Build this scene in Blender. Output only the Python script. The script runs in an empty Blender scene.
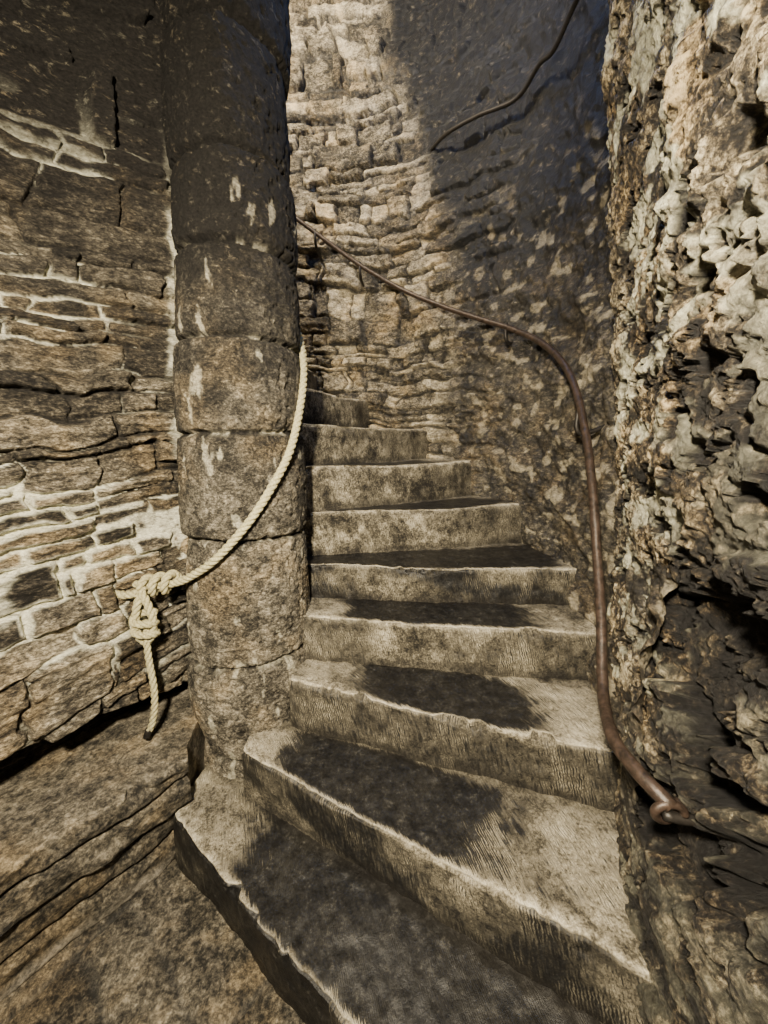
import bpy, math, numpy as np
from mathutils import Vector

# ------------------------------------------------------------------ noise
def _h(ix, iy, iz, seed):
    h = (ix.astype(np.int64)*374761393 + iy.astype(np.int64)*668265263 + iz.astype(np.int64)*2147483647 + seed*144269504) & 0xffffffff
    h = ((h ^ (h >> 13))*1274126177) & 0xffffffff
    h = ((h ^ (h >> 15))*2246822519) & 0xffffffff
    h = h ^ (h >> 16)
    return (h & 0xffffff)/float(0xffffff)
def vn(x, y, z, seed=0):
    x, y, z = np.broadcast_arrays(np.asarray(x, float), np.asarray(y, float), np.asarray(z, float))
    fx, fy, fz = np.floor(x), np.floor(y), np.floor(z)
    tx, ty, tz = x-fx, y-fy, z-fz
    tx = tx*tx*(3-2*tx); ty = ty*ty*(3-2*ty); tz = tz*tz*(3-2*tz)
    ix, iy, iz = fx.astype(np.int64), fy.astype(np.int64), fz.astype(np.int64)
    r = 0
    for a in (0, 1):
        wa = tx if a else 1-tx
        for b in (0, 1):
            wb = ty if b else 1-ty
            for c in (0, 1):
                wc = tz if c else 1-tz
                r = r + wa*wb*wc*_h(ix+a, iy+b, iz+c, seed)
    return r*2-1
def fbm(x, y, z, seed=0, o=4, g=.5):
    r = 0; a = 1; t = 0
    for i in range(o):
        r = r + a*vn(x*2**i+i*7.3, y*2**i+i*3.1, z*2**i+i*5.7, seed+i); t += a; a *= g
    return r/t
def ss(a, b, x):
    t = np.clip((x-a)/(b-a), 0, 1); return t*t*(3-2*t)
def h1(n, seed):
    n = np.asarray(n); return _h(n, n*0+3, n*0+1, seed)
def h2(n, m, seed):
    return _h(np.asarray(n), np.asarray(m), np.asarray(n)*0+5, seed)

def coursed(s, z, seed, hmin, hmax, lmin, lmax, warp=.02, hf=1.):
    """irregular coursed rubble: edge distance and per stone randoms"""
    zw = z + warp*fbm(s*2.0, z*1.3, 0, seed, 2) + warp*.5*hf*fbm(s*8, z*9, 0, seed+4, 3)
    sw = s + warp*.9*hf*fbm(s*7, z*11, 3, seed+9, 3)
    rng = np.random.RandomState(seed)
    hs = hmin+(hmax-hmin)*rng.uniform(0, 1, 600)**1.4
    b = np.cumsum(np.concatenate([[-1.5], hs]))
    # two thin courses are sometimes spanned by one thick stone
    c = np.clip(np.searchsorted(b, zw)-1, 0, 598)
    pair = (c//2)*2
    LL = .42
    f = (sw+9*h1(pair, seed+61))/LL; blk = np.floor(f).astype(np.int64)
    jump = h2(blk, pair, seed+62) < .28
    dj = np.minimum(f-blk, blk+1-f)*LL
    zb = np.where(jump, b[pair], b[c]); zt = np.where(jump, b[np.clip(pair+2, 0, 599)], b[c+1])
    cs = np.where(jump, pair+5000, c)
    L = lmin+(lmax-lmin)*h1(cs, seed+11)
    f2 = (sw+10*h1(cs, seed+12))/L
    n = np.round(f2).astype(np.int64)
    j = lambda k: k+.7*(h2(k, cs, seed+13)-.5)
    cell = np.where(f2 > j(n), n, n-1)
    dl = (f2-j(cell))*L; dr = (j(cell+1)-f2)*L
    d = np.minimum(np.minimum(dl, dr), np.minimum(zw-zb, zt-zw))
    other = h2(blk+np.where(f-blk > .5, 1, -1), pair, seed+62) < .28
    d = np.where(other != jump, np.minimum(d, dj), d)
    r1 = h2(cell, cs, seed+20); r2 = h2(cell, cs, seed+21); r3 = h2(cell, cs, seed+22)
    v = (zw-zb)/(zt-zb)-.5; u = (dl/(dl+dr+1e-6))-.5
    return d, r1, r2, r3, u, v

def rubble(s, z, seed, Ls, Hs, warp=.02, jit=.85):
    sw = s + warp*fbm(s*6, z*9, 3, seed+9, 3); zw = z + warp*.7*fbm(s*5, z*7, 0, seed, 3)
    X = sw/Ls; Y = zw/Hs
    iy0 = np.floor(Y).astype(np.int64)
    F1 = np.full(X.shape, 9.); F2 = np.full(X.shape, 9.)
    c1 = np.zeros(X.shape, np.int64); c2 = np.zeros(X.shape, np.int64); U = np.zeros(X.shape); V = np.zeros(X.shape)
    for dy in (-1, 0, 1, 2):
        iy = iy0+dy
        xs = X+h1(iy, seed+50)*7
        ix0 = np.floor(xs).astype(np.int64)
        for dx in (-1, 0, 1):
            ix = ix0+dx
            px = ix+.5+jit*(h2(ix, iy, seed+51)-.5); py = iy+.5+jit*(h2(ix, iy, seed+52)-.5)
            ax = np.abs(xs-px); ay = np.abs(Y-py)
            w = .75+.5*h2(ix, iy, seed+53)
            dd = (np.maximum(ax*.95, ay*w)*.8+.2*(ax+ay))
            near = dd < F1
            F2 = np.where(near, F1, np.minimum(F2, dd))
            c1 = np.where(near, ix, c1); c2 = np.where(near, iy, c2)
            U = np.where(near, xs-px, U); V = np.where(near, Y-py, V)
            F1 = np.where(near, dd, F1)
    d = (F2-F1)*Hs*.55
    return d, h2(c1, c2, seed+20), h2(c1, c2, seed+21), h2(c1, c2, seed+22), U, V

# ------------------------------------------------------------------ mesh helpers
def link(o):
    bpy.context.scene.collection.objects.link(o); return o
def grid(name, P, C=None, mat=None, UV=None, flip=False, wrap=False, caps=False, parent=None):
    nu, nv = P.shape[:2]
    idx = np.arange(nu*nv).reshape(nu, nv)
    if wrap: idx = np.concatenate([idx, idx[:, :1]], 1)
    q = np.stack([idx[:-1, :-1], idx[1:, :-1], idx[1:, 1:], idx[:-1, 1:]], -1).reshape(-1, 4)
    if flip: q = q[:, ::-1]
    me = bpy.data.meshes.new(name)
    nq = len(q)
    me.vertices.add(nu*nv); me.vertices.foreach_set('co', P.reshape(-1).astype(np.float32))
    loops = q.reshape(-1)
    starts = np.arange(nq)*4; tot = np.full(nq, 4)
    if caps:
        a = idx[0, :nv]; b = idx[-1, :nv]
        if flip: a = a[::-1]; b = b[::-1]
        loops = np.concatenate([loops, a, b[::-1]])
        starts = np.concatenate([starts, [nq*4, nq*4+nv]]); tot = np.concatenate([tot, [nv, nv]])
    me.loops.add(len(loops)); me.loops.foreach_set('vertex_index', loops.astype(np.int32))
    me.polygons.add(len(starts))
    me.polygons.foreach_set('loop_start', starts.astype(np.int32))
    me.polygons.foreach_set('loop_total', tot.astype(np.int32))
    me.update(calc_edges=True)
    sm = np.ones(len(starts), bool)
    if caps: sm[-2:] = False
    me.polygons.foreach_set('use_smooth', sm)
    if C is not None:
        a = me.color_attributes.new('Col', 'FLOAT_COLOR', 'POINT')
        cc = np.concatenate([C, np.ones(C.shape[:2]+(4-C.shape[2],))], -1)
        a.data.foreach_set('color', cc.reshape(-1).astype(np.float32))
    if UV is not None:
        uvl = me.uv_layers.new(name='UVMap')
        uvl.data.foreach_set('uv', UV.reshape(-1, 2)[loops].reshape(-1).astype(np.float32))
    me.validate()
    o = link(bpy.data.objects.new(name, me))
    if mat: me.materials.append(mat)
    if parent: o.parent = parent
    return o

def spline(pts, step=.01):
    P = np.array(pts, float); n = len(P)
    Q = np.vstack([2*P[0]-P[1], P, 2*P[-1]-P[-2]])
    out = []
    for i in range(n-1):
        p0, p1, p2, p3 = Q[i:i+4]
        t = np.linspace(0, 1, 24, endpoint=False)[:, None]
        out.append(.5*((2*p1)+(-p0+p2)*t+(2*p0-5*p1+4*p2-p3)*t**2+(-p0+3*p1-3*p2+p3)*t**3))
    out.append(P[-1:]); D = np.vstack(out)
    L = np.concatenate([[0], np.cumsum(np.linalg.norm(np.diff(D, axis=0), axis=1))])
    m = max(3, int(L[-1]/step)); t = np.linspace(0, L[-1], m)
    return np.stack([np.interp(t, L, D[:, k]) for k in range(3)], 1)
def frames(P):
    T = np.gradient(P, axis=0); T /= np.linalg.norm(T, axis=1)[:, None]+1e-9
    N = np.zeros_like(P); a = np.array([0, 0, 1.]) if abs(T[0][2]) < .9 else np.array([1., 0, 0])
    v = a-T[0]*a.dot(T[0]); N[0] = v/np.linalg.norm(v)
    for i in range(1, len(P)):
        v = N[i-1]-T[i]*N[i-1].dot(T[i]); N[i] = v/(np.linalg.norm(v)+1e-9)
    return T, N, np.cross(T, N)
class Acc:
    def __init__(s): s.v = []; s.f = []; s.n = 0
    def tube(s, P, r, k=10, rough=0):
        T, N, B = frames(P); m = len(P)
        a = np.linspace(0, 2*np.pi, k, endpoint=False)
        r = np.broadcast_to(np.asarray(r, float), (m,))
        R = r[:, None]*np.ones((m, k))
        if rough: R = R*(1+rough*fbm(P[:, :1]*40+np.cos(a), P[:, 1:2]*40+np.sin(a), P[:, 2:]*40, 5, 3))
        V = P[:, None]+R[..., None]*(np.cos(a)[None, :, None]*N[:, None]+np.sin(a)[None, :, None]*B[:, None])
        b = s.n; s.v += V.reshape(-1, 3).tolist(); s.n += m*k
        for i in range(m-1):
            for j in range(k):
                s.f.append((b+i*k+j, b+i*k+(j+1) % k, b+(i+1)*k+(j+1) % k, b+(i+1)*k+j))
        s.f.append(tuple(b+j for j in range(k))[::-1]); s.f.append(tuple(b+(m-1)*k+j for j in range(k)))
    def rope(s, pts, R, pitch=.07):
        P = spline(pts, .005); T, N, B = frames(P)
        L = np.arange(len(P))*.005
        for q in range(3):
            ph = 2*np.pi*(L/pitch+q/3)
            C = P+(np.cos(ph)[:, None]*N+np.sin(ph)[:, None]*B)*R*.52
            s.tube(C, R*.54, 8)
    def obj(s, name, mat, parent=None):
        me = bpy.data.meshes.new(name); me.from_pydata(s.v, [], s.f)
        me.polygons.foreach_set('use_smooth', np.ones(len(me.polygons), bool)); me.update()
        me.materials.append(mat); o = link(bpy.data.objects.new(name, me))
        if parent: o.parent = parent
        return o

# ------------------------------------------------------------------ materials
def newmat(name):
    m = bpy.data.materials.new(name); m.use_nodes = True
    nt = m.node_tree; return m, nt, nt.nodes, nt.links, nt.nodes['Principled BSDF']
def noise(nt, vec, scale, det=6, rough=.6, dist=0):
    n = nt.nodes.new('ShaderNodeTexNoise'); n.inputs['Scale'].default_value = scale
    n.inputs['Detail'].default_value = det; n.inputs['Roughness'].default_value = rough
    n.inputs['Distortion'].default_value = dist; nt.links.new(vec, n.inputs['Vector']); return n.outputs['Fac']
def mth(nt, op, a, b=None, c=None):
    n = nt.nodes.new('ShaderNodeMath'); n.operation = op
    for i, v in enumerate((a, b, c)):
        if v is None: continue
        if isinstance(v, (int, float)): n.inputs[i].default_value = v
        else: nt.links.new(v, n.inputs[i])
    return n.outputs[0]
def ramp(nt, fac, stops):
    n = nt.nodes.new('ShaderNodeValToRGB'); e = n.color_ramp.elements
    while len(e) < len(stops): e.new(.5)
    for k, (p, c) in enumerate(stops):
        e[k].position = p; e[k].color = (*c, 1) if len(c) == 3 else c
    nt.links.new(fac, n.inputs['Fac']); return n.outputs['Color']
def mix(nt, f, a, b, mode='MIX'):
    n = nt.nodes.new('ShaderNodeMix'); n.data_type = 'RGBA'; n.blend_type = mode
    for i, v in ((0, f), (6, a), (7, b)):
        if isinstance(v, (int, float)): n.inputs[i].default_value = v
        elif isinstance(v, tuple): n.inputs[i].default_value = (*v, 1)
        else: nt.links.new(v, n.inputs[i])
    return n.outputs[2]
def maprange(nt, v, a, b, c=0., d=1.):
    n = nt.nodes.new('ShaderNodeMapRange'); nt.links.new(v, n.inputs[0])
    for i, x in enumerate((a, b, c, d)): n.inputs[i+1].default_value = x
    return n.outputs[0]

def stone(name, stops, mortar, soot_shade, rough=.85, bump=.5, fine=90, darkspeck=.35, stretch=1.6, contrast=1.5, bias=.16, spec=.35):
    m, nt, N, L, B = newmat(name)
    tc = N.new('ShaderNodeTexCoord').outputs['Object']
    mp = N.new('ShaderNodeMapping'); mp.inputs['Scale'].default_value = (1, 1, stretch); L.new(tc, mp.inputs['Vector']); vs = mp.outputs[0]
    at = N.new('ShaderNodeVertexColor'); at.layer_name = 'Col'
    sp = N.new('ShaderNodeSeparateColor'); L.new(at.outputs['Color'], sp.inputs[0])
    n1 = noise(nt, tc, 9, 8, .65); n2 = noise(nt, vs, fine, 8, .8); n3 = noise(nt, vs, 30, 8, .75, .3)
    t = mth(nt, 'MULTIPLY_ADD', mth(nt, 'SUBTRACT', n1, .5), .9*contrast, mth(nt, 'MULTIPLY', sp.outputs[0], .55))
    t = mth(nt, 'MULTIPLY_ADD', mth(nt, 'SUBTRACT', n2, .5), 1.5*contrast, t)
    t = mth(nt, 'MULTIPLY_ADD', mth(nt, 'SUBTRACT', n3, .5), 1.2*contrast, t)
    t = mth(nt, 'ADD', t, bias)
    col = ramp(nt, t, stops)
    # ochre iron staining, broad patches
    ns = noise(nt, tc, 4.5, 5, .6)
    col = mix(nt, maprange(nt, ns, .48, .62, 0., .55), col, (1.0, .80, .52), 'MULTIPLY')
    mm = mth(nt, 'MULTIPLY', sp.outputs[1], maprange(nt, n3, .36, .5, .25, 1.))
    mcol = mix(nt, maprange(nt, n2, .35, .62), tuple(c*.4 for c in mortar), tuple(min(1, c*1.3) for c in mortar))
    col = mix(nt, mm, col, mcol)
    sk = maprange(nt, n3, .55, .66, 1., 1-darkspeck)
    col = mix(nt, mth(nt, 'MULTIPLY', sp.outputs[2], sk), col, mix(nt, maprange(nt, n2, .38, .68), tuple(c*.2 for c in soot_shade), tuple(c*2.6 for c in soot_shade)))
    L.new(col, B.inputs['Base Color'])
    B.inputs['Roughness'].default_value = rough
    B.inputs['Specular IOR Level'].default_value = spec
    hh = mth(nt, 'MULTIPLY_ADD', n2, .5, n3)
    bp = N.new('ShaderNodeBump'); bp.inputs['Strength'].default_value = bump; bp.inputs['Distance'].default_value = .02
    L.new(hh, bp.inputs['Height']); L.new(bp.outputs[0], B.inputs['Normal'])
    return m

M_left = stone('slate_rubble', [(0.0, (.006, .005, .004)), (.3, (.060, .051, .038)), (.6, (.22, .19, .14)), (1, (.72, .64, .48))], (.92, .83, .62), (.010, .0088, .008), bump=.7, stretch=2.4, bias=.12)
M_outer = stone('slate_tower_wall', [(0, (.008, .0065, .005)), (.3, (.10, .085, .060)), (.6, (.40, .345, .245)), (1, (.88, .78, .57))], (.60, .53, .38), (.006, .0066, .009), rough=.5, bump=.8, stretch=2., spec=.5, bias=.12)
M_right = stone('weathered_rock', [(0, (.005, .004, .003)), (.28, (.050, .038, .025)), (.52, (.29, .232, .145)), (.8, (.82, .71, .49))], (.93, .82, .58), (.007, .0063, .0065), rough=.55, bump=1., fine=85, stretch=.8, contrast=1.9, bias=.05, spec=.5)
M_newel = stone('newel_sandstone', [(0, (.006, .005, .004)), (.3, (.058, .051, .039)), (.6, (.22, .195, .15)), (1, (.66, .60, .47))], (.8, .73, .56), (.008, .007, .0062), bump=.8, fine=110, stretch=1.5, contrast=1.5, bias=.12)
M_floor = stone('flagstone', [(0, (.010, .009, .007)), (.3, (.085, .074, .056)), (.6, (.25, .22, .165)), (1, (.62, .56, .44))], (.3, .27, .22), (.02, .02, .019), stretch=1, contrast=1.3, bias=.06)

def stepmat():
    m, nt, N, L, B = newmat('worn_step_stone')
    tc = N.new('ShaderNodeTexCoord'); ob = tc.outputs['Object']; uv = tc.outputs['UV']
    at = N.new('ShaderNodeVertexColor'); at.layer_name = 'Col'
    sp = N.new('ShaderNodeSeparateColor'); L.new(at.outputs['Color'], sp.inputs[0])
    n1 = noise(nt, ob, 6, 8, .65); n2 = noise(nt, ob, 130, 8, .8); n3 = noise(nt, ob, 28, 8, .75, .2)
    mp = N.new('ShaderNodeMapping'); mp.inputs['Scale'].default_value = (1, .16, 1); L.new(uv, mp.inputs['Vector'])
    ch = noise(nt, mp.outputs[0], 95, 4, .65)
    w = N.new('ShaderNodeTexWave'); w.wave_type = 'BANDS'; w.bands_direction = 'X'
    w.inputs['Scale'].default_value = 38; w.inputs['Distortion'].default_value = 6
    w.inputs['Detail'].default_value = 3; w.inputs['Detail Scale'].default_value = 1.3
    L.new(uv, w.inputs['Vector'])
    patch = maprange(nt, n1, .47, .60)
    wf = mth(nt, 'MULTIPLY_ADD', mth(nt, 'MULTIPLY', mth(nt, 'SUBTRACT', w.outputs['Fac'], .5), patch), .40, ch)
    wc = mth(nt, 'SUBTRACT', wf, .5)
    t = mth(nt, 'MULTIPLY', mth(nt, 'SUBTRACT', n1, .5), 1.7)
    t = mth(nt, 'MULTIPLY_ADD', mth(nt, 'SUBTRACT', n3, .5), 1.5, t)
    t = mth(nt, 'MULTIPLY_ADD', mth(nt, 'SUBTRACT', n2, .5), 1.8, t)
    t = mth(nt, 'MULTIPLY_ADD', wc, .55, t)
    t = mth(nt, 'ADD', t, sp.outputs[0])
    col = ramp(nt, t, [(0, (.012, .010, .0075)), (.3, (.10, .087, .062)), (.55, (.32, .282, .205)), (.8, (.64, .575, .43)), (1, (.88, .81, .63))])
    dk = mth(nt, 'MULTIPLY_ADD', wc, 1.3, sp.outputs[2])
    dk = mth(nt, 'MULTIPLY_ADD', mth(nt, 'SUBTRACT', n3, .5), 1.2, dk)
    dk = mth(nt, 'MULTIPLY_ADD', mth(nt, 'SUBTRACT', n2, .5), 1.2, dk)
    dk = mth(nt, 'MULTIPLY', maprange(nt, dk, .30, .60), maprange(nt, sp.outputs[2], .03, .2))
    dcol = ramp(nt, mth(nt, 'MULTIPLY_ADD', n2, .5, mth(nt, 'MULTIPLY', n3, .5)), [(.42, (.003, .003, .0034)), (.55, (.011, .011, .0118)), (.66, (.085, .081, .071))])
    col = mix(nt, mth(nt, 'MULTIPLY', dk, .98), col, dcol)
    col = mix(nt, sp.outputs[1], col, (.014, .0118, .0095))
    L.new(col, B.inputs['Base Color'])
    L.new(maprange(nt, dk, 0, 1, .85, .40), B.inputs['Roughness'])
    B.inputs['Specular IOR Level'].default_value = .42
    hh = mth(nt, 'MULTIPLY_ADD', wf, .28, mth(nt, 'MULTIPLY_ADD', n2, .45, n3))
    bp = N.new('ShaderNodeBump'); bp.inputs['Distance'].default_value = .014
    L.new(maprange(nt, dk, 0, 1, .9, .32), bp.inputs['Strength'])
    L.new(hh, bp.inputs['Height']); L.new(bp.outputs[0], B.inputs['Normal'])
    return m
M_step = stepmat()

def simple(name, c1, c2, rough, metal=0, sc=60, bump=.3):
    m, nt, N, L, B = newmat(name)
    tc = N.new('ShaderNodeTexCoord').outputs['Object']
    n = noise(nt, tc, sc, 6, .7)
    L.new(ramp(nt, n, [(.35, c1), (.65, c2)]), B.inputs['Base Color'])
    B.inputs['Roughness'].default_value = rough; B.inputs['Metallic'].default_value = metal
    bp = N.new('ShaderNodeBump'); bp.inputs['Strength'].default_value = bump; bp.inputs['Distance'].default_value = .003
    L.new(n, bp.inputs['Height']); L.new(bp.outputs[0], B.inputs['Normal']); return m
M_rope = simple('hemp_rope', (.25, .22, .115), (.58, .53, .32), .9, sc=150)
M_rust = simple('rusted_iron', (.016, .012, .0095), (.070, .046, .034), .42, .3, sc=55, bump=.6)
M_iron = simple('dark_iron', (.012, .011, .010), (.035, .03, .026), .5, .5)
M_dark = simple('dark_vault_stone', (.03, .028, .026), (.09, .08, .07), .9, sc=8)

# ------------------------------------------------------------------ tower geometry
CX, CY, RN, RO = -.549, 1.477, .222, 1.36
ZT = 4.9

# left wall -------------------------------------------------------
s = np.concatenate([np.arange(-.12, 1.15, .0042), np.arange(1.15, 3.9, .03)])
z = np.concatenate([np.arange(.30, 2.75, .0042), np.arange(2.75, ZT+.05, .03)])
S, Z = np.meshgrid(s, z, indexing='ij')
d, r1, r2, r3, u, v = coursed(S, Z+.06*S, 141, .024, .100, .10, .34, .055)
dn_ = d+.008*fbm(S*26, Z*32, 0, 3, 4)
edge = ss(.0, .010, dn_)
lam = fbm(S*5, (Z+.06*S)*50, 2, 5, 4)
big = fbm(S*2.2, Z*2.2, 1, 77, 3)
patchn = fbm(S*2.4, Z*4.2, 4, 21, 4)
nearN = ss(.55, .0, S)
low = .08*ss(1.25, .75, Z)*ss(-.1, .5, S)
gapz = .47+.10*ss(0, .8, S)+.03*fbm(S*5, 0, 0, 9, 2)
und = .22*(1-ss(-.03, .05, Z-gapz))
lean = nearN*(.17*np.clip(Z-1.45, 0, 1.6))
D = edge*(.010+.045*r1)+(r2-.5)*.045*v*edge+(r3-.5)*.03*u*edge+.035*big+.014*lam*edge+.014*fbm(S*20, Z*38, 0, 8, 4)+low-und+lean
mw = .002+.017*ss(-.15, .3, patchn)
mort = ss(mw, mw*.4, dn_)*ss(-.35, -.05, patchn)
pl = patchn+.16*fbm(S*11, Z*20, 0, 222, 4)
mort = np.maximum(mort, ss(.29, .35, pl)*ss(.85, 1.15, Z)*.95*ss(.15, .35, d*40*0+1-.6*r1*ss(.0, .02, dn_)*ss(.45, .30, pl)))
mort = np.maximum(mort, ss(.035, .015, np.abs(S-.06+.03*fbm(0, Z*8, 0, 301, 3)))*ss(-.1, .15, fbm(0, Z*6, 3, 302, 3))*ss(1.4, 1.5, Z))
Dm = .016+.035*big+.010*fbm(S*20, Z*20, 0, 91, 4)+low-und+lean
D = D*(1-mort)+mort*np.maximum(D, Dm)
mort *= ss(.55, .85, Z)*.6+.4
nx, ny = .824, -.567
P = np.stack([-.80-.567*S+nx*D, 1.55-.824*S+ny*D, Z], -1)
soot_shade = np.clip(.6*ss(1.5, 1.9, Z+.35*fbm(S*2, Z*2, 0, 15, 4))+.4*ss(1.95, 2.3, Z+.3*fbm(S*2, Z*2, 0, 16, 4)), 0, 1)
soot_shade *= 1-.75*mort*ss(2.5, 2.2, Z)
soot_shade = np.maximum(soot_shade, (1-ss(-.02, .04, Z-gapz))*.85)  # darker inside the undercut gap at the wall foot
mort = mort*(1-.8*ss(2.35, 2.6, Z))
soot_shade = np.maximum(soot_shade, (1-edge)*(1-mort)*.9)
tone = np.clip(.05+.75*r3+.4*lam, 0, 1.2)
grid('wall_left', P, np.stack([tone, mort, soot_shade], -1), M_left)

# outer curved wall ----------------------------------------------
a = np.radians(np.concatenate([np.arange(-32, 100, .30), np.arange(100, 205, 2)]))
z = np.concatenate([np.arange(.3, 4.4, .007), np.arange(4.4, ZT+.05, .05)])
A, Z = np.meshgrid(a, z, indexing='ij')
S = A*RO; Ad = np.degrees(A)
Zt = Z-.06*S
d, r1, r2, r3, u, v = coursed(S, Zt, 57, .026, .105, .09, .36, .06)
dn_ = d+.008*fbm(S*30, Z*30, 0, 3, 4)
edge = ss(.0, .012, dn_)
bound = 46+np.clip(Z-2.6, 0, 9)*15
brick = ss(-10, 3, Ad-bound+8*fbm(S*2, Z*2, 0, 66, 3))
brick = np.maximum(brick, .45*ss(20, 34, Ad))
lam = fbm(S*5, Zt*42, 2, 5, 4)
lump = fbm(S*5+Z*2, Z*7-S*3, 2, 12, 5)
D = brick*(edge*(.008+.065*r1)+(r2-.5)*.05*v*edge+(r3-.5)*.04*u*edge+.014*lam+.018*fbm(S*16, Z*28, 0, 88, 4)-.015)+.03*fbm(S*1.5, Z*1.5, 0, 13, 2)
D += (1-brick)*(.045*lump+.035*np.abs(fbm(S*12+Z*5, Z*14-S*6, 0, 19, 4)))+.006*fbm(S*30, Z*30, 0, 8, 3)-.012
Rr = RO-D
P = np.stack([CX+Rr*np.cos(A), CY+Rr*np.sin(A), Z], -1)
dark = (1-ss(-5, 5, Ad-bound+6*fbm(S*3, Z*3, 0, 99, 3)))  # shade of the upper stair painted into the wall colour, along with soot
soot_shade = dark*np.clip(.68+.32*ss(1.7, 2.5, Z+.3*fbm(S*3, Z*3, 0, 45, 3)), 0, 1)
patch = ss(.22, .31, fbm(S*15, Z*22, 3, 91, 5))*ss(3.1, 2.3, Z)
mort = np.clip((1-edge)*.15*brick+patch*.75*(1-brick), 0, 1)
soot_shade *= 1-.5*patch
soot_shade = np.maximum(soot_shade, (1-edge)*.9*brick)
tone = np.clip(.15+.85*r3*brick+.4*(1-brick)*(lump*.5+.5), 0, 1.2)
grid('wall_outer', P, np.stack([tone, mort, soot_shade], -1), M_outer, flip=True)

# right rock wall -------------------------------------------------
plan = np.array([(.93, 1.36), (.80, 1.25), (.745, 1.12), (.685, .93), (.61, .75), (.56, .6), (.53, .4), (.52, .15), (.52, -.3), (.55, -1.0), (.58, -1.75)])
PL = spline(np.c_[plan, np.zeros(len(plan))], .004)[:, :2]
keep = np.concatenate([np.arange(0, 340), np.arange(340, len(PL), 7)]); keep = keep[keep < len(PL)]
T = np.gradient(PL, axis=0); T /= np.linalg.norm(T, axis=1)[:, None]
Nn = np.stack([T[:, 1], -T[:, 0]], 1)   # pointing to -x
PL, Nn = PL[keep], Nn[keep]; sl = keep*.004
z = np.concatenate([np.arange(-.05, 2.7, .0042), np.arange(2.7, ZT+.05, .04)])
S, Z = np.meshgrid(sl, z, indexing='ij')
near = ss(.50, .85, S)
ca, sa = math.cos(.55), math.sin(.55)
p_ = S*ca+Z*sa; q_ = -S*sa+Z*ca              # strata dip
d, r1, r2, r3, u, v = rubble(q_, p_, 71, .11, .16, .06)
edge = ss(0, .022, d+.014*fbm(S*18, Z*18, 0, 3, 4))
hq = fbm(q_*4, p_*2.6, 1, 33, 6, .6)*1.6
def terr(h, n):
    x = h*n; f = np.floor(x); return (f+ss(.35, .75, x-f))/n
lay = terr(hq, 5)
lay2 = terr(fbm(q_*15, p_*11, 3, 133, 5, .6)*1.5, 4)
pit = ss(.11, .25, fbm(q_*26, p_*17, 5, 61, 5, .6))
D = .020*edge*near*(.3+r1)-.012+(.016+.026*near)*lay+.013*lay2-.020*pit+(r2-.5)*.045*v*edge*near+.009*fbm(S*45, Z*45, 0, 36, 4, .65)
hole = ss(.16, .27, fbm(q_*5.5, p_*3.2, 9, 44, 5))*near
D -= .085*hole
D *= ss(0, .14, S)*.9+.1
D *= .6+.4*ss(.3, 1.0, Z)
X = PL[:, 0][:, None]+Nn[:, 0][:, None]*D-.13*np.clip(Z-1.15, 0, 2.2)
Y = PL[:, 1][:, None]+Nn[:, 1][:, None]*D
P = np.stack([X, Y, Z], -1)
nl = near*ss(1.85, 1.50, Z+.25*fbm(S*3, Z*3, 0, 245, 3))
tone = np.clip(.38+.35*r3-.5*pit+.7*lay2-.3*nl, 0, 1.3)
soot_shade = np.clip(pit*.95+hole*.9+(1-edge)*.65*near, 0, 1)*.98  # darker in pits, holes and joints
soot_shade = np.maximum(soot_shade, .55*ss(.9, .45, Z+.3*fbm(S*3, Z*3, 0, 145, 3)))
soot_shade = np.maximum(soot_shade, .62*nl)  # near rock low down: darker grey slate
soot_shade = np.maximum(soot_shade, .5*ss(.1, .35, fbm(S*4, Z*4, 3, 345, 4)))
mort = ss(.05, .17, fbm(q_*15, p_*11, 2, 72, 5, .65))*.95*(1-pit)*(1-.7*nl)*(1-hole)
grid('wall_right', P, np.stack([tone, mort, soot_shade], -1), M_right, flip=True)

# newel ------------------------------------------------------------
joints = [-.2, .254, .657, 1.153, 1.53, 1.84, 2.12, 2.37, 2.70, 3.05, 3.4, 3.8, 4.2, 4.6, 5.0]
a = np.linspace(0, 2*np.pi, 340, endpoint=False)
z = np.concatenate([np.arange(-.05, 2.9, .0042), np.arange(2.9, ZT+.05, .02)])
Z, A = np.meshgrid(z, a, indexing='ij')
ci, si = np.cos(A), np.sin(A)
J = np.array(joints)
zw = Z+.008*fbm(ci*3, si*3, Z*2, 5, 3)+.006*ci*np.sin(Z*7)
k = np.clip(np.searchsorted(J, zw)-1, 0, len(J)-2)
dj = np.minimum(zw-J[k], J[k+1]-zw)
e = ss(0, .015, dj+.005*fbm(ci*20, si*20, Z*20, 3, 3))
bulge = np.clip(1-((zw-J[k])/(J[k+1]-J[k])*2-1)**4, 0, 1)
R = RN-.028+.024*e+.010*bulge+(h1(k, 5)-.5)*.020+.007*fbm(ci*3, si*3, Z*6, 50, 3)+.007*fbm(ci*14, si*14, Z*50, 51, 5, .6)
R += .014*ss(1.0, .3, Z)-.010*ss(.2, .4, fbm(ci*11, si*11, Z*45, 57, 4))
ax = math.radians(205)
R += .045*np.clip(np.cos(A-ax), 0, 1)**1.5*ss(1.5, .75, Z)*ss(.25, .5, Z)
R -= .055*np.clip(np.cos(A-ax), 0, 1)*ss(1.5, 2.4, Z)
ox = .014*(h1(k, 8)-.5); oy = .014*(h1(k, 9)-.5)
P = np.stack([CX+ox+R*ci, CY+oy+R*si, Z], -1)
soot_shade = np.clip(.22*ss(1.0, 1.3, Z)+.40*ss(1.35, 1.75, Z+.2*fbm(ci*3, si*3, Z*4, 60, 4))+.38*ss(1.8, 2.2, Z+.2*fbm(ci*3, si*3, Z*4, 61, 4)), 0, 1)
mort = (1-e)*ss(-.1, .2, fbm(ci*4, si*4, Z*4, 62, 3))*.7
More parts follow.
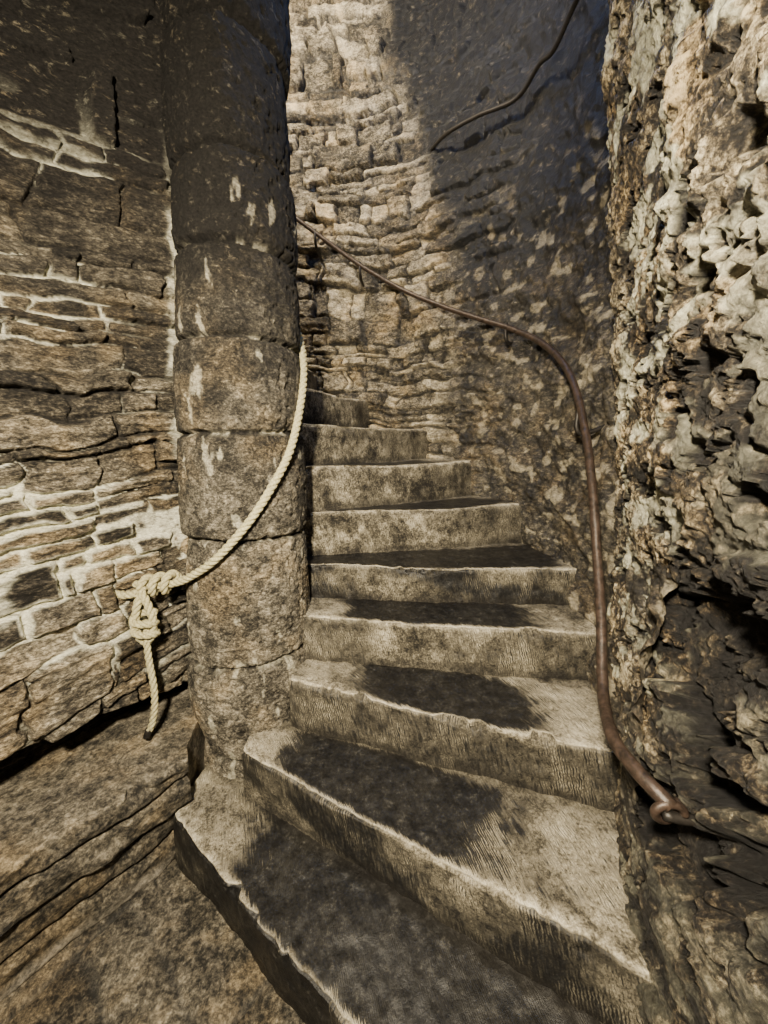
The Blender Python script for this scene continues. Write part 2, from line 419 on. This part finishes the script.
splash = ss(.36, .46, fbm(ci*5, si*5, Z*9, 63, 5)); mort = np.maximum(mort, splash*.6)*ss(2.6, 2.2, Z)
soot_shade *= 1-.6*np.maximum(splash, mort)*ss(2.6, 2.1, Z)
soot_shade = np.maximum(soot_shade, (1-e)*(1-mort)*.95)
tone = np.clip(.35+.3*h1(k, 70)+.4*fbm(ci*4, si*4, Z*8, 66, 4), 0, 1)
grid('newel_column', P, np.stack([tone, mort, soot_shade], -1), M_newel, wrap=True, flip=True)

# steps -------------------------------------------------------------
zt = {1: .2, 2: .4, 3: .6, 4: .8, 5: .965, 6: 1.18, 7: 1.39, 8: 1.59, 9: 1.79}
fr = {1: ((-.755, 1.09), (.60, .142)), 2: ((-.513, 1.161), (.63, .541)), 3: ((-.362, 1.279), (.765, .903)),
      4: ((-.338, 1.421), (.88, 1.262)), 5: ((-.36, 1.600), (.90, 1.502)), 6: ((-.42, 1.690), (.86, 1.953)),
      7: ((-.43, 1.66), (.63, 2.315)), 8: ((-.47, 1.70), (.36, 2.61)), 9: ((-.52, 1.70), (-.065, 2.85))}
for k in range(10, 17):
    zt[k] = 1.79+.2*(k-9); an = math.radians(69.8+18*(k-9))
    fr[k] = ((CX+.15*math.cos(an), CY+.15*math.sin(an)), (CX+1.41*math.cos(an), CY+1.41*math.sin(an)))
back = {1: ((-.72, 1.33), (.64, .60)), 2: ((-.52, 1.38), (.78, .97)), 3: ((-.45, 1.50), (.90, 1.33))}
def build_step(name, F0, F1, B0, B1, ztop, zbot, seed, res=.007, dc=(.2, .65, .8), dark=1., mat=None, layered=0, parent=None, wear=.014, rdark=.5):
    F0, F1, B0, B1 = map(np.array, (F0, F1, B0, B1))
    L = np.linalg.norm(F1-F0); dep = (np.linalg.norm(B0-F0)+np.linalg.norm(B1-F1))/2
    nu = int(L/res); a = np.linspace(0, 1, nu)
    t = (F1-F0)/L; fw = np.array([t[1], -t[0]])           # downstairs side
    H = ztop-zbot
    rz = np.linspace(0, 1, max(6, int(H/res)))             # riser
    nt_ = max(8, int(dep/res)); bb = np.linspace(0, 1, nt_)[1:]
    prof_kind = np.concatenate([np.zeros(len(rz)), np.ones(len(bb)), [2, 3]])
    q = np.concatenate([rz, bb, [0, 0]])
    A, Q = np.meshgrid(a, q, indexing='ij'); K = np.broadcast_to(prof_kind, A.shape)
    xm = A*L
    b = np.where(K == 1, Q, np.where(K >= 2, 1., 0.))
    zz = np.where(K == 0, zbot+H*Q, np.where(K >= 2, zbot, ztop))
    dn = np.where(K == 0, ztop-zz, np.where(K == 1, b*dep, 1))
    base = (F0[None, None]*(1-A)[..., None]+F1[None, None]*A[..., None])*(1-b)[..., None] + \
           (B0[None, None]*(1-A)[..., None]+B1[None, None]*A[..., None])*b[..., None]
    rnd = .018*(.5+1.4*np.clip(fbm(xm*6, seed, 0, seed, 4)+.25, 0, 1))
    off = rnd*np.clip(1-dn/rnd, 0, 1)**2*.45
    disp = .009*fbm(xm*4, zz*6, seed*3.3, seed+1, 3)+.006*fbm(xm*30, zz*30, seed, seed+2, 4)
    disp -= .03*ss(.25, .5, fbm(xm*10, zz*10, seed, seed+5, 4))*ss(.06, .0, dn)
    disp += .014*fbm(xm*2.5, seed*2., 0, seed+3, 4)
    if layered:
        yy = zz+.03*fbm(xm*2, 0, 0, seed+8, 3)
        fr_ = (yy*9) % 1
        disp += .05*(h1(np.floor(yy*9).astype(int), seed)-.5) - .04*np.maximum(ss(.16, 0, fr_), ss(.84, 1, fr_))+.018*fbm(xm*10, zz*25, 0, seed, 4)
    isr = (K == 0)
    gz = -off*(K <= 1)*1.0
    edgew = np.where(isr, 1, np.clip(1-b*dep/.05, 0, 1))
    base = base+fw[None, None]*((disp*edgew-off)*(K <= 1))[..., None]
    gx, gy = base[..., 0], base[..., 1]
    dz = .007*fbm(gx*5, gy*5, seed, seed+4, 3)+.004*fbm(gx*35, gy*35, seed, seed+6, 3)
    ac_ = .5*(dc[0]+dc[1])
    dz -= wear*np.exp(-((A-ac_)/.28)**2)*np.exp(-(b*dep/.22)**2)
    zz = zz+(dz*(K == 1)+dz*np.clip(1-dn/.04, 0, 1)*(K == 0))+gz
    P = np.concatenate([base, zz[..., None]], -1)
    n = .10*fbm(gx*4, gy*4, 0, seed+7, 4)+.04*fbm(gx*25, gy*25, 0, seed+9, 3)
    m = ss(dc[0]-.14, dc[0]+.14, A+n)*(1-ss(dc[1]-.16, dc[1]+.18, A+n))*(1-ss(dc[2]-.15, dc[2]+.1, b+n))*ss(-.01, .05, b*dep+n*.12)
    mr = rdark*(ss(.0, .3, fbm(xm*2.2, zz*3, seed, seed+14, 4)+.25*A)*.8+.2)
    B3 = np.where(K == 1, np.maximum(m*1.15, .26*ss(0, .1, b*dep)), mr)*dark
    crease_dark = (K == 1)*ss(.11, .05, (1-b)*dep)*.45+isr*ss(.045, .01, zz-zbot-.04)*.55  # darker along the tread back and the riser foot
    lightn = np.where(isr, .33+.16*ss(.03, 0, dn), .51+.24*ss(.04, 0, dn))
    C = np.stack([lightn, np.clip(crease_dark, 0, 1), np.clip(B3, 0, 1.15)], -1)
    arc = np.where(K == 0, 0, b*dep)
    UV = np.stack([xm+.75*arc+.25*np.where(K == 0, zz, 0), zz+arc], -1)
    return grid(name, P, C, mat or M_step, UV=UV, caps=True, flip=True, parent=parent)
stair = link(bpy.data.objects.new('spiral_staircase', None))
DC = {1: (.18, .90, .97), 2: (.14, .70, .84), 3: (.20, .76, .80), 4: (.18, .76, .85), 5: (.0, .95, .8), 6: (.15, .9, .8)}
for k in range(1, 13):
    F0, F1 = fr[k]
    if k in back: B0, B1 = back[k]
    else:
        n0, n1 = np.array(fr[k+1][0]), np.array(fr[k+1][1]); t = (n1-n0)/np.linalg.norm(n1-n0)
        up = np.array([-t[1], t[0]])*.05; B0, B1 = n0+up, n1+up
    zb = (0 if k == 1 else zt[k-1])-.04
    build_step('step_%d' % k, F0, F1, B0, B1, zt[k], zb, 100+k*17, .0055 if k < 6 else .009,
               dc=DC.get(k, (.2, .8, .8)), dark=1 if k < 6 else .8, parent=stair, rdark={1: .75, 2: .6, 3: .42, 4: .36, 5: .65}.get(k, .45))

# ledge under the left wall
build_step('stone_ledge', (-1.72, -.18), (-.72, 1.14), (-2.25, .2), (-.80, 1.62), .40, -.03, 501, .006, mat=M_floor, layered=1, dark=0, wear=0)

# floor ----------------------------------------------------------------
x = np.arange(-3.2, .9, .012); y = np.arange(-1.8, 1.5, .012)
X, Y = np.meshgrid(x, y, indexing='ij')
U_ = X*.6+Y*.8; V_ = -X*.8+Y*.6
d, r1, r2, r3, u, v = coursed(U_, V_+1.5, 91, .3, .5, .4, .8, .05, .3)
e = ss(0, .014, d)
Zf = -.012+.012*e+.006*(r1-.5)+.010*fbm(X*4, Y*4, 0, 3, 4)+.005*fbm(X*25, Y*25, 0, 5, 3)
grid('floor', np.stack([X, Y, Zf], -1), np.stack([.1+.4*r3, (1-e)*.1, (1-e)*.6], -1), M_floor)

# rear wall and vault
x = np.arange(-3.2, 1.0, .03); z = np.arange(-.05, ZT+.05, .03)
X, Z = np.meshgrid(x, z, indexing='ij')
d, r1, r2, r3, u, v = coursed(X, Z, 23, .06, .14, .2, .5, .03); e = ss(0, .02, d)
grid('wall_rear', np.stack([X, -1.6+.03*e*(.5+r1), Z], -1), np.stack([.2+.6*r3, (1-e)*.5, X*0+.2], -1), M_left)
x = np.arange(-3.3, 1.3, .05); y = np.arange(-1.8, 3.1, .05)
X, Y = np.meshgrid(x, y, indexing='ij')
grid('ceiling', np.stack([X, Y, ZT+.05*fbm(X*2, Y*2, 0, 3, 4)], -1), None, M_dark, flip=True)

# ------------------------------------------------------------------ iron handrail
ac = Acc()
rail = [(.512, .548, .862), (.498, .575, .872), (.488, .62, .876), (.497, .70, .872), (.563, .85, .873), (.620, .98, 1.0), (.662, 1.10, 1.14), (.692, 1.22, 1.344), (.722, 1.36, 1.543),
        (.732, 1.53, 1.76), (.711, 1.743, 1.921), (.630, 1.97, 2.052), (.514, 2.144, 2.15), (.328, 2.365, 2.291), (.101, 2.525, 2.441), (-.154, 2.62, 2.614), (-.384, 2.65, 2.777), (-.581, 2.65, 2.911), (-.83, 2.62, 3.07), (-1.06, 2.50, 3.22)]
RP = spline(rail, .012); ac.tube(RP, .0138, 14, .12)
t = np.linspace(0, 2*np.pi*1.12, 44)
eye = np.stack([.510+.024*np.cos(t), .546+.012*t/6+0*t, .848+.020*np.sin(t)], 1); ac.tube(eye, .0075, 10, .1)
hr = link(bpy.data.objects.new('iron_handrail', None))
ac.obj('rail_bar', M_rust, hr)
ac = Acc()
ac.tube(spline([(.50, .55, .845), (.54, .545, .84), (.64, .54, .84)], .01), .009, 8, .15)
for p, w in (((.722, 1.42, 1.60), (.86, 1.42, 1.57)), ((.615, 2.00, 2.07), (.74, 2.10, 2.02)), ((-.154, 2.62, 2.614), (-.12, 2.90, 2.55)), ((-.44, 2.65, 2.815), (-.43, 2.90, 2.74))):
    p, w = np.array(p), np.array(w)
    ac.tube(spline([p+(0, 0, .016), p+(0, 0, -.05), p*.75+w*.25+(0, 0, -.06), w], .006), .009, 8, .1)
ac.obj('brackets', M_iron, hr)

# upper rail on tower wall
ac = Acc()
cb = [(.30, 2.60, 3.22), (.368, 2.42, 3.18), (.50, 2.25, 3.14), (.637, 2.06, 3.07), (.69, 1.92, 3.09), (.713, 1.82, 3.06), (.736, 1.68, 3.10), (.745, 1.5, 3.05), (.74, 1.35, 3.1)]
cb = [(CX+(x-CX)*.98, CY+(y-CY)*.98, z_) for x, y, z_ in cb]
ac.tube(spline(cb, .015), .010, 10, .1); ac.obj('iron_rail_upper', M_iron)

# ------------------------------------------------------------------ rope
ac = Acc(); R = .0145
def onn(deg, z_, r=.240):
    return (CX+r*math.cos(math.radians(deg)), CY+r*math.sin(math.radians(deg)), z_)
main = [onn(75, 2.25), onn(50, 2.05), onn(28, 1.90), onn(10, 1.80), onn(-7, 1.66), onn(-30, 1.475, .244), onn(-52, 1.336, .246), onn(-73, 1.215, .25), onn(-98, 1.10, .257),
        (-.69, 1.245, 1.03), (-.76, 1.265, 1.00), (-.85, 1.275, .985), (-.92, 1.285, .992), (-.965, 1.29, 1.0), (-.975, 1.26, .975), (-.93, 1.24, .965), (-.87, 1.235, .975)]
ac.rope(main, R)
hx = []
for i in range(40):
    f = i/39; th = f*2*np.pi*2.6
    c = np.array([-.87+.115*f, 1.272-.002*f, .985+.02*f])
    hx.append(c+np.array([.0, -math.cos(th)*.030, math.sin(th)*.030]))
ac.rope(hx[::2], R*.95)
ac.rope([(-.86, 1.25, .99), (-.875, 1.225, .93), (-.885, 1.22, .86), (-.875, 1.225, .80), (-.845, 1.225, .80), (-.825, 1.225, .86), (-.835, 1.225, .93), (-.86, 1.23, .985)], R*.95)
hx = []
for i in range(24):
    f = i/23; th = f*2*np.pi*2.2
    hx.append((-.856+.036*math.cos(th), 1.225+.028*math.sin(th), .905-.09*f))
ac.rope(hx, R*.9)
ac.rope([(-.85, 1.225, .86), (-.852, 1.218, .79), (-.848, 1.212, .72), (-.835, 1.20, .63), (-.838, 1.195, .55), (-.85, 1.19, .49), (-.862, 1.185, .46)], R*.80)
rp = link(bpy.data.objects.new('rope_handrail', None))
ac.obj('rope', M_rope, rp)
ac = Acc()
t = np.linspace(0, 2*np.pi, 40)
ac.tube(np.stack([-.985+.032*np.cos(t), 1.29+.02*np.cos(t), .995+.032*np.sin(t)], 1), .007, 8)
ac.tube(spline([(-.99, 1.30, 1.0), (-1.02, 1.35, 1.0), (-1.08, 1.42, 1.0)], .01), .009, 8)
ac.tube(spline([(-.862, 1.185, .465), (-.872, 1.18, .435)], .005), .012, 10)
ac.obj('wall_ring', M_iron, rp)

# ------------------------------------------------------------------ lights
def area(name, loc, target, size, power, col):
    l = bpy.data.lights.new(name, 'AREA'); l.shape = 'DISK'; l.size = size; l.energy = power; l.color = col
    o = link(bpy.data.objects.new(name, l)); o.location = loc
    o.rotation_euler = (Vector(target)-Vector(loc)).to_track_quat('-Z', 'Y').to_euler()
area('stair_lamp', (-.22, -.22, 1.98), (.0, 1.4, .9), .12, 135, (1, .87, .64))
l = bpy.data.lights.new('upper_lamp', 'POINT'); l.energy = 240; l.color = (1, .86, .62); l.shadow_soft_size = .07
o = link(bpy.data.objects.new('upper_lamp', l)); o.location = (-.87, 1.68, 3.9)
l = bpy.data.lights.new('slit_daylight', 'POINT'); l.energy = 32; l.color = (.24, .44, 1); l.shadow_soft_size = .10
o = link(bpy.data.objects.new('slit_daylight', l)); o.location = (.25, 1.45, 3.6)
w = bpy.data.worlds.new('World'); bpy.context.scene.world = w; w.use_nodes = True
w.node_tree.nodes['Background'].inputs[0].default_value = (.5, .5, .5, 1); w.node_tree.nodes['Background'].inputs[1].default_value = .05

cam = bpy.data.cameras.new('Camera'); cam.sensor_fit = 'VERTICAL'; cam.sensor_height = 36; cam.lens = 13.0; cam.clip_start = .02
co = link(bpy.data.objects.new('Camera', cam)); co.location = (0, 0, 1.5); co.rotation_euler = (math.radians(90-10.7), 0, 0)
bpy.context.scene.camera = co
